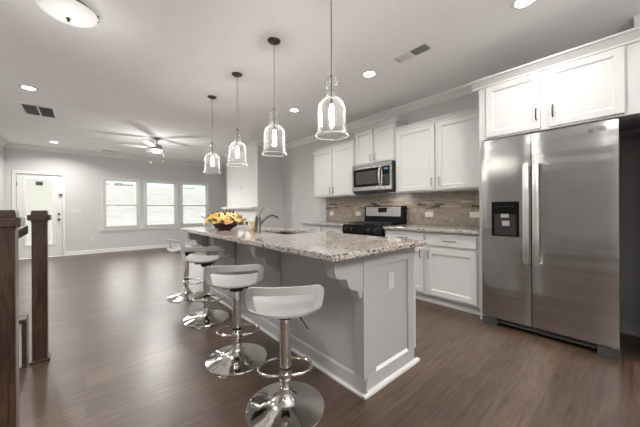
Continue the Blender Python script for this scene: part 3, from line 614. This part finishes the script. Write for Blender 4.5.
build('drain', MB().lathe([(.045, 0), (.045, .004), (.03, .005), (.028, .002), (0, .002)], 1.635, 2.47, .672, 20), M['chrome'], t, smooth=40)
fxx, fyy = 1.385, 2.60
t = thing('faucet', 'brushed nickel pull out faucet standing on the island beside the sink', 'faucet', (fxx, fyy, .915))
build('faucet_body', MB().lathe([(0, 0), (.034, 0), (.034, .006), (.029, .012), (.028, .15), (.026, .165), (.018, .175), (0, .178)], fxx, fyy, .915, 24), M['nickel'], t, smooth=40)
build('spout', MB().tube([(fxx + .02, fyy, .985), (fxx + .05, fyy - .02, 1.035), (fxx + .085, fyy - .035, 1.07), (fxx + .125, fyy - .05, 1.092), (fxx + .155, fyy - .06, 1.098), (fxx + .18, fyy - .07, 1.088), (fxx + .197, fyy - .078, 1.068)], [.011, .011, .012, .0125, .014, .0165, .017], 12), M['nickel'], t, smooth=60)
build('lever_handle', MB().tube([(fxx, fyy, 1.085), (fxx + .02, fyy - .008, 1.12), (fxx + .055, fyy - .025, 1.18)], [.008, .0045, .0035], 8), M['nickel'], t, smooth=60)
# patterned canister beside the faucet
cx, cy = 1.374, 2.686
t = thing('canister', 'small yellow patterned canister standing just left of the faucet', 'canister', (cx, cy, .915))
build('canister_body', MB().lathe([(0, 0), (.036, 0), (.038, .004), (.038, .112), (.036, .115)], cx, cy, .9155, 24), M['pattern'], t, smooth=40)
build('lid', MB().lathe([(.0365, .115), (.040, .115), (.040, .137), (.034, .142), (0, .142)], cx, cy, .9155, 24), M['almond'], t, smooth=40)
# flower arrangement
bx, by = 1.285, 3.245
t = thing('flower_arrangement', 'low wooden bowl of yellow and cream silk flowers on the island', 'flowers', (bx, by, .915))
build('bowl', MB().lathe([(0, .0), (.075, 0), (.08, .006), (.13, .035), (.165, .075), (.158, .075), (.12, .04), (0, .02)], bx, by, .9155, 32), M['bowl'], t, smooth=50)
rng = random.Random(3)
def petal_flower(c, r, n_, m, axis):
    mb = MB(); q = axis.to_track_quat('Z', 'Y').to_matrix().to_4x4()
    for ring, (rr, tilt, cnt, ph) in enumerate(((1.0, .25, 7, 0), (.72, .75, 6, .4), (.42, 1.15, 5, .2))):
        for k in range(cnt):
            a = 2 * PI * k / cnt + ph
            mt = Matrix.Translation(c) @ q @ Matrix.Rotation(a, 4, 'Z') @ Matrix.Rotation(-tilt, 4, 'Y') @ Matrix.Translation((r * rr * .5, 0, 0)) @ Matrix.Diagonal((r * rr * .55, r * rr * .36, r * .10, 1))
            bmesh.ops.create_uvsphere(mb.bm, u_segments=7, v_segments=5, radius=1, matrix=mt)
    return mb
k = 0
for ring, (rr, zz, cnt) in enumerate(((.195, .115, 10), (.155, .147, 8), (.09, .17, 5), (.0, .18, 1))):
    for j in range(cnt):
        a = 2 * PI * j / cnt + ring * .35 + rng.uniform(-.15, .15); p = Vector((bx + rr * math.cos(a), by + rr * math.sin(a), .915 + zz + rng.uniform(-.012, .012)))
        ax = Vector((math.cos(a) * rr * 3.2, math.sin(a) * rr * 3.2, .55)).normalized()
        mk = ['yellow', 'cream', 'yellow', 'cream', 'orange'][(k * 2 + ring) % 5]; k += 1
        build('flower', petal_flower(p, .062 if rr < .2 else .055, 7, M[mk], ax), M[mk], t, smooth=60)
for a in (2.95, 5.7, .6): 
    p = Vector((bx + .22 * math.cos(a), by + .22 * math.sin(a), .975)); build('flower', petal_flower(p, .05, 7, None, Vector((math.cos(a), math.sin(a), .1)).normalized()), M['whitef'], t, smooth=60)
mb = MB()
for j in range(58):
    a = rng.uniform(0, 2 * PI); rr = rng.uniform(.11, .245); z = .915 + rng.uniform(.075, .14) + (.27 - rr) * .35
    mt = Matrix.Translation((bx + rr * math.cos(a), by + rr * math.sin(a), z)) @ Matrix.Rotation(a, 4, 'Z') @ Matrix.Rotation(rng.uniform(-1.0, .3), 4, 'Y') @ Matrix.Rotation(rng.uniform(-.5, .5), 4, 'X') @ Matrix.Diagonal((.05, .017, .004, 1))
    bmesh.ops.create_uvsphere(mb.bm, u_segments=8, v_segments=5, radius=1, matrix=mt)
build('foliage', mb, M['leaf'], t, smooth=60)
for j in range(9):
    a = rng.uniform(0, 2 * PI); rr = rng.uniform(.03, .2); z = .915 + .245 - rr * .35
    build('berry', MB().tube([(bx + rr * math.cos(a), by + rr * math.sin(a), z - .06), (bx + rr * math.cos(a), by + rr * math.sin(a), z - .01)], .003, 6).ball((bx + rr * math.cos(a), by + rr * math.sin(a), z), .013, 8, 6, (1, 1, 1.4)), M['berry'], t, smooth=60)

# ------------------------------------------------------------------ bar stools (local front is +X)
def make_stool():
    t = thing('bar_stool', 'white bar stool with low open back, nearest the camera and the island corner', 'bar stool', (0, 0, 0), 'bar stools along the island')
    sh = .605
    # seat shell: scooped surface with a rolled front and rounded plan
    mb = MB(); NU, NV = 18, 18; top, bot = {}, {}
    def surf(u, v):
        # u 0..1 back to front, v -1..1 across
        x = -.175 + .365 * u
        hw = .205 * (1 - .16 * max(0, (.25 - u) / .25) ** 2 - .10 * max(0, (u - .75) / .25) ** 2)
        y = hw * v
        x += .03 * (1 - v * v) * (1 if u > .5 else -1) * abs(2 * u - 1) ** 2
        z = sh + .020 * abs(v) ** 2.4 - .016 * (1 - v * v) * math.sin(PI * min(1, u * 1.15)) + .012 * math.exp(-((u - .78) / .12) ** 2) - .055 * max(0, (u - .80) / .20) ** 2 + .004 * max(0, (.25 - u) / .25) ** 2
        return x, y, z
    for i in range(NU + 1):
        for j in range(NV + 1):
            x, y, z = surf(i / NU, 2 * j / NV - 1); top[i, j] = mb.bm.verts.new((x, y, z)); bot[i, j] = mb.bm.verts.new((x * .97, y * .97, z - .015))
    for i in range(NU):
        for j in range(NV):
            mb.bm.faces.new([top[i, j], top[i + 1, j], top[i + 1, j + 1], top[i, j + 1]]); mb.bm.faces.new([bot[i, j], bot[i, j + 1], bot[i + 1, j + 1], bot[i + 1, j]])
    for i in range(NU):
        for j in (0, NV): mb.bm.faces.new([top[i, j], bot[i, j], bot[i + 1, j], top[i + 1, j]])
    for j in range(NV):
        for i in (0, NU): mb.bm.faces.new([top[i, j], top[i, j + 1], bot[i, j + 1], bot[i, j]])
    build('seat', mb, M['seat'], t, smooth=50)
    # open low backrest: a rounded band that rises from the seat sides and wraps round the back
    path = []; hw, zt, zb, r = .212, .753, .600, .055
    def bk(y, z): # lean back with height, wrap forward at the sides
        s = (z - zb) / (zt - zb); return (-.150 - .050 * s + .055 * (abs(y) / hw) ** 3, y, z)
    pl = [(.02, -hw * .93, zb + .012)]; pl = []
    for k in range(9): z = zb - .0 + (zt - r - zb) * k / 8; pl.append((-hw + .018 * (1 - k / 8) ** 2, z))
    for k in range(1, 8): a = PI - PI / 2 * k / 8; pl.append((-hw + r + r * math.cos(a), zt - r + r * math.sin(a)))
    for k in range(13): pl.append((-hw + r + (2 * hw - 2 * r) * k / 12, zt))
    for k in range(1, 8): a = PI / 2 - PI / 2 * k / 8; pl.append((hw - r + r * math.cos(a), zt - r + r * math.sin(a)))
    for k in range(9): z = zt - r - (zt - r - zb) * k / 8; pl.append((hw - .018 * (k / 8) ** 2, z))
    mb = MB(); rows = []; n = len(pl)
    for i, (y, z) in enumerate(pl):
        a, b = pl[max(0, i - 1)], pl[min(n - 1, i + 1)]; d = Vector((b[0] - a[0], b[1] - a[1])).normalized(); nx = Vector((d.y, -d.x))  # inward normal in (y,z)
        wdt = .047 if abs(y) < hw - .001 or z > zt - r else .042 + .03 * max(0, 1 - (z - zb) / .08)
        iy, iz = y + nx.x * wdt, z + nx.y * wdt; iz = max(iz, zb - .004)
        O, I = Vector(bk(y, z)), Vector(bk(iy, iz)); th = Vector((.012, 0, 0))
        rows.append([mb.bm.verts.new(O), mb.bm.verts.new(I), mb.bm.verts.new(I + th), mb.bm.verts.new(O + th)])
    for A, B in zip(rows, rows[1:]):
        for k in range(4): mb.bm.faces.new([A[k], A[(k + 1) % 4], B[(k + 1) % 4], B[k]])
    mb.bm.faces.new(rows[0]); mb.bm.faces.new(rows[-1][::-1])
    build('backrest', mb, M['seat'], t, smooth=50, bevel=.004)
    build('mounting_plate', MB().box(-.09, .09, -.09, .09, sh - .045, sh - .036).lathe([(.05, -.08), (.055, -.045)], 0, 0, sh, 20), M['blackm'], t)
    build('column', MB().lathe([(0, .24), (.033, .24), (.033, sh - .06), (.028, sh - .045), (0, sh - .045)], 0, 0, 0, 28), M['chrome'], t, smooth=40)
    build('lower_column', MB().lathe([(.027, .06), (.027, .24)], 0, 0, 0, 28).lathe([(.036, .168), (.038, .172), (.038, .2), (.036, .205), (.027, .206)], 0, 0, 0, 28), M['chrome'], t, smooth=40)
    build('collar', MB().lathe([(.0275, .228), (.0345, .228), (.0345, .239), (.0275, .239)], 0, 0, 0, 28), M['rubber'], t)
    build('base_plate', MB().lathe([(0, 0), (.226, 0), (.228, .004), (.225, .010), (.195, .016), (.145, .025), (.10, .036), (.07, .052), (.05, .072), (.040, .092), (.036, .112), (.034, .120), (.0, .120)], 0, 0, 0, 56), M['chrome'], t, smooth=40)
    fp = [(.0, -.036, .182), (.015, -.075, .182)]
    for k in range(11): a = -PI / 2 + PI * k / 10; fp.append((.085 + .115 * math.cos(a) ** .7 if abs(math.cos(a)) > 1e-6 else .085, .165 * math.sin(a), .182))
    fp = [(.0, -.036, .182), (.01, -.10, .182), (.03, -.14, .182), (.07, -.162, .182), (.12, -.158, .182), (.165, -.125, .182), (.19, -.07, .182), (.197, 0, .182), (.19, .07, .182), (.165, .125, .182), (.12, .158, .182), (.07, .162, .182), (.03, .14, .182), (.01, .10, .182), (.0, .036, .182)]
    build('footrest', MB().tube(fp, .0095, 10), M['chrome'], t, smooth=60)
    build('lever', MB().tube([(.0, -.05, sh - .046), (.0, -.07, sh - .060), (.005, -.085, sh - .085), (.012, -.135, sh - .165)], .004, 8), M['rubber'], t, smooth=60)
    return t
st = make_stool()
SL = [(.882, 1.331, 57, None), (.888, 2.012, 60, 'white bar stool second from the near end of the island'), (.974, 2.973, 56, 'white bar stool third from the near end of the island'), (1.022, 3.91, 11, 'farthest white bar stool, turned sideways at the far end of the island')]
for (x, y, a, lb), dz in zip(SL[1:], (.006, .034, .024)):      # the seats are set at slightly different heights
    q = dup(st, (x, y, 0), math.radians(a), lb)
    for ch in kids(q):
        if ch.name.split('.')[0] in ('seat', 'backrest', 'mounting_plate', 'lever', 'column'): ch.location.z += dz
st.location = (SL[0][0], SL[0][1], 0); st.rotation_euler = (0, 0, math.radians(SL[0][2]))

# ------------------------------------------------------------------ pendants
def make_pendant():
    t = thing('pendant_light', 'clear glass bell pendant nearest the camera, largest of the row of four', 'pendant light', (0, 0, CZ), 'glass pendants over the island')
    z = CZ
    build('canopy', MB().lathe([(0, -.030), (.012, -.030), (.03, -.024), (.058, -.008), (.062, 0), (0, 0)], 0, 0, z, 28), M['bronze'], t, smooth=40, loc=None)
    build('cord', MB().tube([(0, 0, 2.06), (0, 0, z - .028)], .0042, 8), M['cord'], t, smooth=60)
    build('socket', MB().lathe([(0, .02), (.009, .02), (.010, .0), (.006, -.01), (.006, -.15), (.014, -.16), (.015, -.195), (0, -.195)], 0, 0, 2.08, 16), M['nickel'], t, smooth=40)
    pr = [(.010, 2.090), (.028, 2.081), (.043, 2.060), (.047, 2.037), (.042, 2.013), (.026, 1.993), (.018, 1.985), (.030, 1.976), (.040, 1.963), (.040, 1.954), (.028, 1.943), (.032, 1.935), (.060, 1.922), (.085, 1.898), (.097, 1.868), (.099, 1.835), (.099, 1.715), (.101, 1.702), (.109, 1.687), (.116, 1.675), (.117, 1.667)]
    inner = [(max(.006, r - .0035), zz) for r, zz in pr[::-1]]
    build('glass_shade', MB().lathe(pr + [(.1145, 1.665)] + inner, 0, 0, 0, 36), M['glass'], t, smooth=60)
    build('rim', MB().tube([(.116 * math.cos(2 * PI * k / 36), .116 * math.sin(2 * PI * k / 36), 1.6625) for k in range(36)], .003, 8, closed=True), M['rim'], t, smooth=60)
    build('bulb', MB().lathe([(.010, 1.885), (.011, 1.875), (.015, 1.86), (.018, 1.835), (.018, 1.80), (.014, 1.772), (.007, 1.762), (0, 1.76)], 0, 0, 0, 20), M['bulb'], t, smooth=60)
    return t
pd = make_pendant(); pd.location = (0, 0, CZ)
for ch in kids(pd):
    if ch.name in ('glass_shade', 'rim', 'bulb') or ch.name.startswith('socket'): ch.location.z += .014
PP = [(1.335, 1.405, None), (1.352, 2.206, 'clear glass bell pendant second from the camera'), (1.355, 3.033, 'clear glass bell pendant third from the camera'), (1.356, 3.863, 'smallest and farthest clear glass bell pendant, nearest the windows')]
for x, y, lb in PP[1:]: dup(pd, (x, y, CZ), None, lb)
pd.location = (PP[0][0], PP[0][1], CZ)
for x, y, _ in PP: lamp('pendant_glow', 'POINT', (x, y, 1.81), E_PEND, WARM, shadow_soft_size=.02)

# ------------------------------------------------------------------ recessed downlights, vents, flush mount, fan
def downlight(x, y, lb):
    t = thing('downlight', lb, 'ceiling light', (x, y, CZ), 'recessed downlights in the ceiling')
    build('trim_ring', MB().lathe([(.062, -.001), (.066, -.006), (.088, -.004), (.092, 0)], x, y, CZ, 28), M['white'], t, smooth=50)
    build('lens', MB().lathe([(.063, -.0015), (0, -.0025)], x, y, CZ, 28), M['lens'], t)
    lamp('downlight_beam', 'AREA', (x, y, CZ - .012), E_DOWN * (1.8 if x < 0 else 1), WARM, (0, 0, 0), shape='DISK', size=.12, spread=math.radians(150))
for x, y, lb in [(2.53, 2.02, 'round recessed downlight in the ceiling in front of the microwave cabinet'), (2.53, 3.53, 'round recessed downlight seen between the two nearest pendants'), (2.553, .533, 'round recessed downlight cut by the top edge above the refrigerator'),
                 (-.54, 5.10, 'round recessed downlight beside the large left ceiling vent'), (-.53, 8.72, 'round recessed downlight in the far left corner above the back door')]: downlight(x, y, lb)
for x, y, e_ in [(-2.8, -.6, 8), (1.0, -1.4, E_REAR), (-.5, -1.2, E_REAR)]: lamp('rear_ceiling_light', 'AREA', (x, y, CZ - .012), e_, WARM, (0, 0, 0), shape='DISK', size=.30)
def vent(lb, x0, x1, y0, y1, split, f, louver):
    t = thing('ceiling_vent', lb, 'vent', ((x0 + x1) / 2, (y0 + y1) / 2, CZ), 'ceiling air vents'); z = CZ
    mb = MB().box(x0, x0 + f, y0, y1, z - .007, z).box(x1 - f, x1, y0, y1, z - .007, z).box(x0 + f, x1 - f, y0, y0 + f, z - .007, z).box(x0 + f, x1 - f, y1 - f, y1, z - .007, z)
    xm, ym = (x0 + x1) / 2, (y0 + y1) / 2
    if split == 'Y': mb.box(x0 + f, x1 - f, ym - .008, ym + .008, z - .007, z)
    else: mb.box(xm - .008, xm + .008, y0 + f, y1 - f, z - .007, z)
    build('frame', mb, M['vent'], t, bevel=.002)
    build('duct_opening', MB().box(x0 + f, x1 - f, y0 + f, y1 - f, z - .0012, z - .0004), M['duct'], t)
    banks = [(x0 + f, x1 - f, y0 + f, ym - .008, -1), (x0 + f, x1 - f, ym + .008, y1 - f, 1)] if split == 'Y' else [(x0 + f, xm - .008, y0 + f, y1 - f, -1), (xm + .008, x1 - f, y0 + f, y1 - f, -1)]
    for a, b, c, d, s in banks:
        mb = MB(); q = c + .004; st_ = .0155 if split == 'X' else .019
        if louver == 'X':   # slats run along X
            while q < d - .008:
                mb.prism([(q, z - .0015), (q + s * .010 if s > 0 else q - .0, z - .0065)] if False else ([(q, z - .0015), (q + .0012, z - .0015), (q + .0112, z - .0065), (q + .010, z - .0065)] if s > 0 else [(q + .010, z - .0015), (q + .0112, z - .0015), (q + .0012, z - .0065), (q, z - .0065)]), 'X', a, b); q += st_
        build('louvers', mb, M['vent'], t)
vent('white ceiling vent over the kitchen walkway near the refrigerator', 2.455, 2.605, 1.285, 1.655, 'Y', .014, 'X')
vent('large square white return vent in the left ceiling', -.735, -.345, 5.86, 6.47, 'X', .03, 'X')
vent('small far ceiling vent close to the window wall', .33, .65, 9.06, 9.18, 'X', .014, 'X')
fx0, fy0 = -.09, 2.86
t = thing('flush_mount_light', 'frosted glass flush mount ceiling light cut by the top edge of the view', 'ceiling light', (fx0, fy0, CZ))
build('pan', MB().lathe([(0, 0), (.145, 0), (.145, -.018), (.13, -.024), (0, -.024)], fx0, fy0, CZ, 36), M['nickel'], t, smooth=40)
build('glass_bowl', MB().lathe([(.178, -.035), (.182, -.042), (.17, -.056), (.14, -.075), (.09, -.090), (.03, -.096), (0, -.097)], fx0, fy0, CZ, 40), M['frost'], t, smooth=60)
build('finial', MB().lathe([(0, -.124), (.006, -.123), (.010, -.114), (.006, -.106), (.014, -.102), (.014, -.095), (0, -.095)], fx0, fy0, CZ, 14), M['bronze'], t, smooth=50)
for a in (0, 2.1, 4.2): build('bowl_clip', MB().box(fx0 + .172 * math.cos(a) - .01, fx0 + .172 * math.cos(a) + .01, fy0 + .172 * math.sin(a) - .01, fy0 + .172 * math.sin(a) + .01, CZ - .05, CZ - .001), M['nickel'], t)
lamp('flush_mount_glow', 'POINT', (fx0, fy0, CZ - .42), E_FLUSH * .10, WARM, shadow_soft_size=.15)
lamp('flush_mount_beam', 'AREA', (fx0, fy0, CZ - .16), E_FLUSH, WARM, (0, 0, 0), shape='DISK', size=.36)
ax, ay = 1.203, 6.83
t = thing('ceiling_fan', 'brushed nickel five blade ceiling fan with lit bowl in the living area', 'ceiling fan', (ax, ay, CZ))
build('canopy', MB().lathe([(0, -.055), (.025, -.055), (.06, -.03), (.07, 0), (0, 0)], ax, ay, CZ, 24), M['fanm'], t, smooth=40)
build('downrod', MB().tube([(ax, ay, CZ - .15), (ax, ay, CZ - .05)], .0125, 10), M['fanm'], t, smooth=60)
build('motor_housing', MB().lathe([(0, -.14), (.05, -.14), (.095, -.16), (.10, -.20), (.095, -.235), (.07, -.25), (0, -.25)], ax, ay, CZ, 28), M['fanm'], t, smooth=40)
build('light_bowl', MB().lathe([(.104, -.252), (.107, -.265), (.096, -.30), (.06, -.322), (0, -.33)], ax, ay, CZ, 28), M['frost2'], t, smooth=60)
build('light_fitter', MB().lathe([(0, -.249), (.107, -.249), (.109, -.262), (.0, -.262)], ax, ay, CZ, 28), M['fanm'], t, smooth=40)
for k in range(5):
    a = math.radians(-48 + 72 * k); bl = MB(); R = Matrix.Translation((ax, ay, CZ - .215)) @ Matrix.Rotation(a, 4, 'Z') @ Matrix.Rotation(math.radians(11), 4, 'X')
    pts = [(.16, -.045), (.30, -.058), (.58, -.066), (.68, -.055), (.70, -.03), (.70, .03), (.68, .055), (.58, .066), (.30, .058), (.16, .045)]
    bl.prism(pts, 'Z', -.004, .004); bmesh.ops.transform(bl.bm, matrix=R, verts=bl.bm.verts)
    b = build('blade', bl, M['fan'], t)
    ir = MB().box(.07, .21, -.018, .018, -.010, -.004); bmesh.ops.transform(ir.bm, matrix=R, verts=ir.bm.verts); build('blade_bracket', ir, M['fanm'], b)
for s in (-1, 1):
    cxx, cyy = ax + s * .755 * .137, ay - s * .655 * .137
    build('pull_chain', MB().tube([(cxx, cyy, CZ - .255), (cxx, cyy, CZ - .53)], .0022, 6).ball((cxx, cyy, CZ - .54), .009, 8, 6, (1, 1, 1.8)), M['pull'], t, smooth=60)
lamp('fan_glow', 'POINT', (ax, ay, CZ - .60), E_FAN * .6, WARM, shadow_soft_size=.15)
lamp('fan_beam', 'AREA', (ax, ay, CZ - .345), E_FAN, WARM, (0, 0, 0), shape='DISK', size=.24)
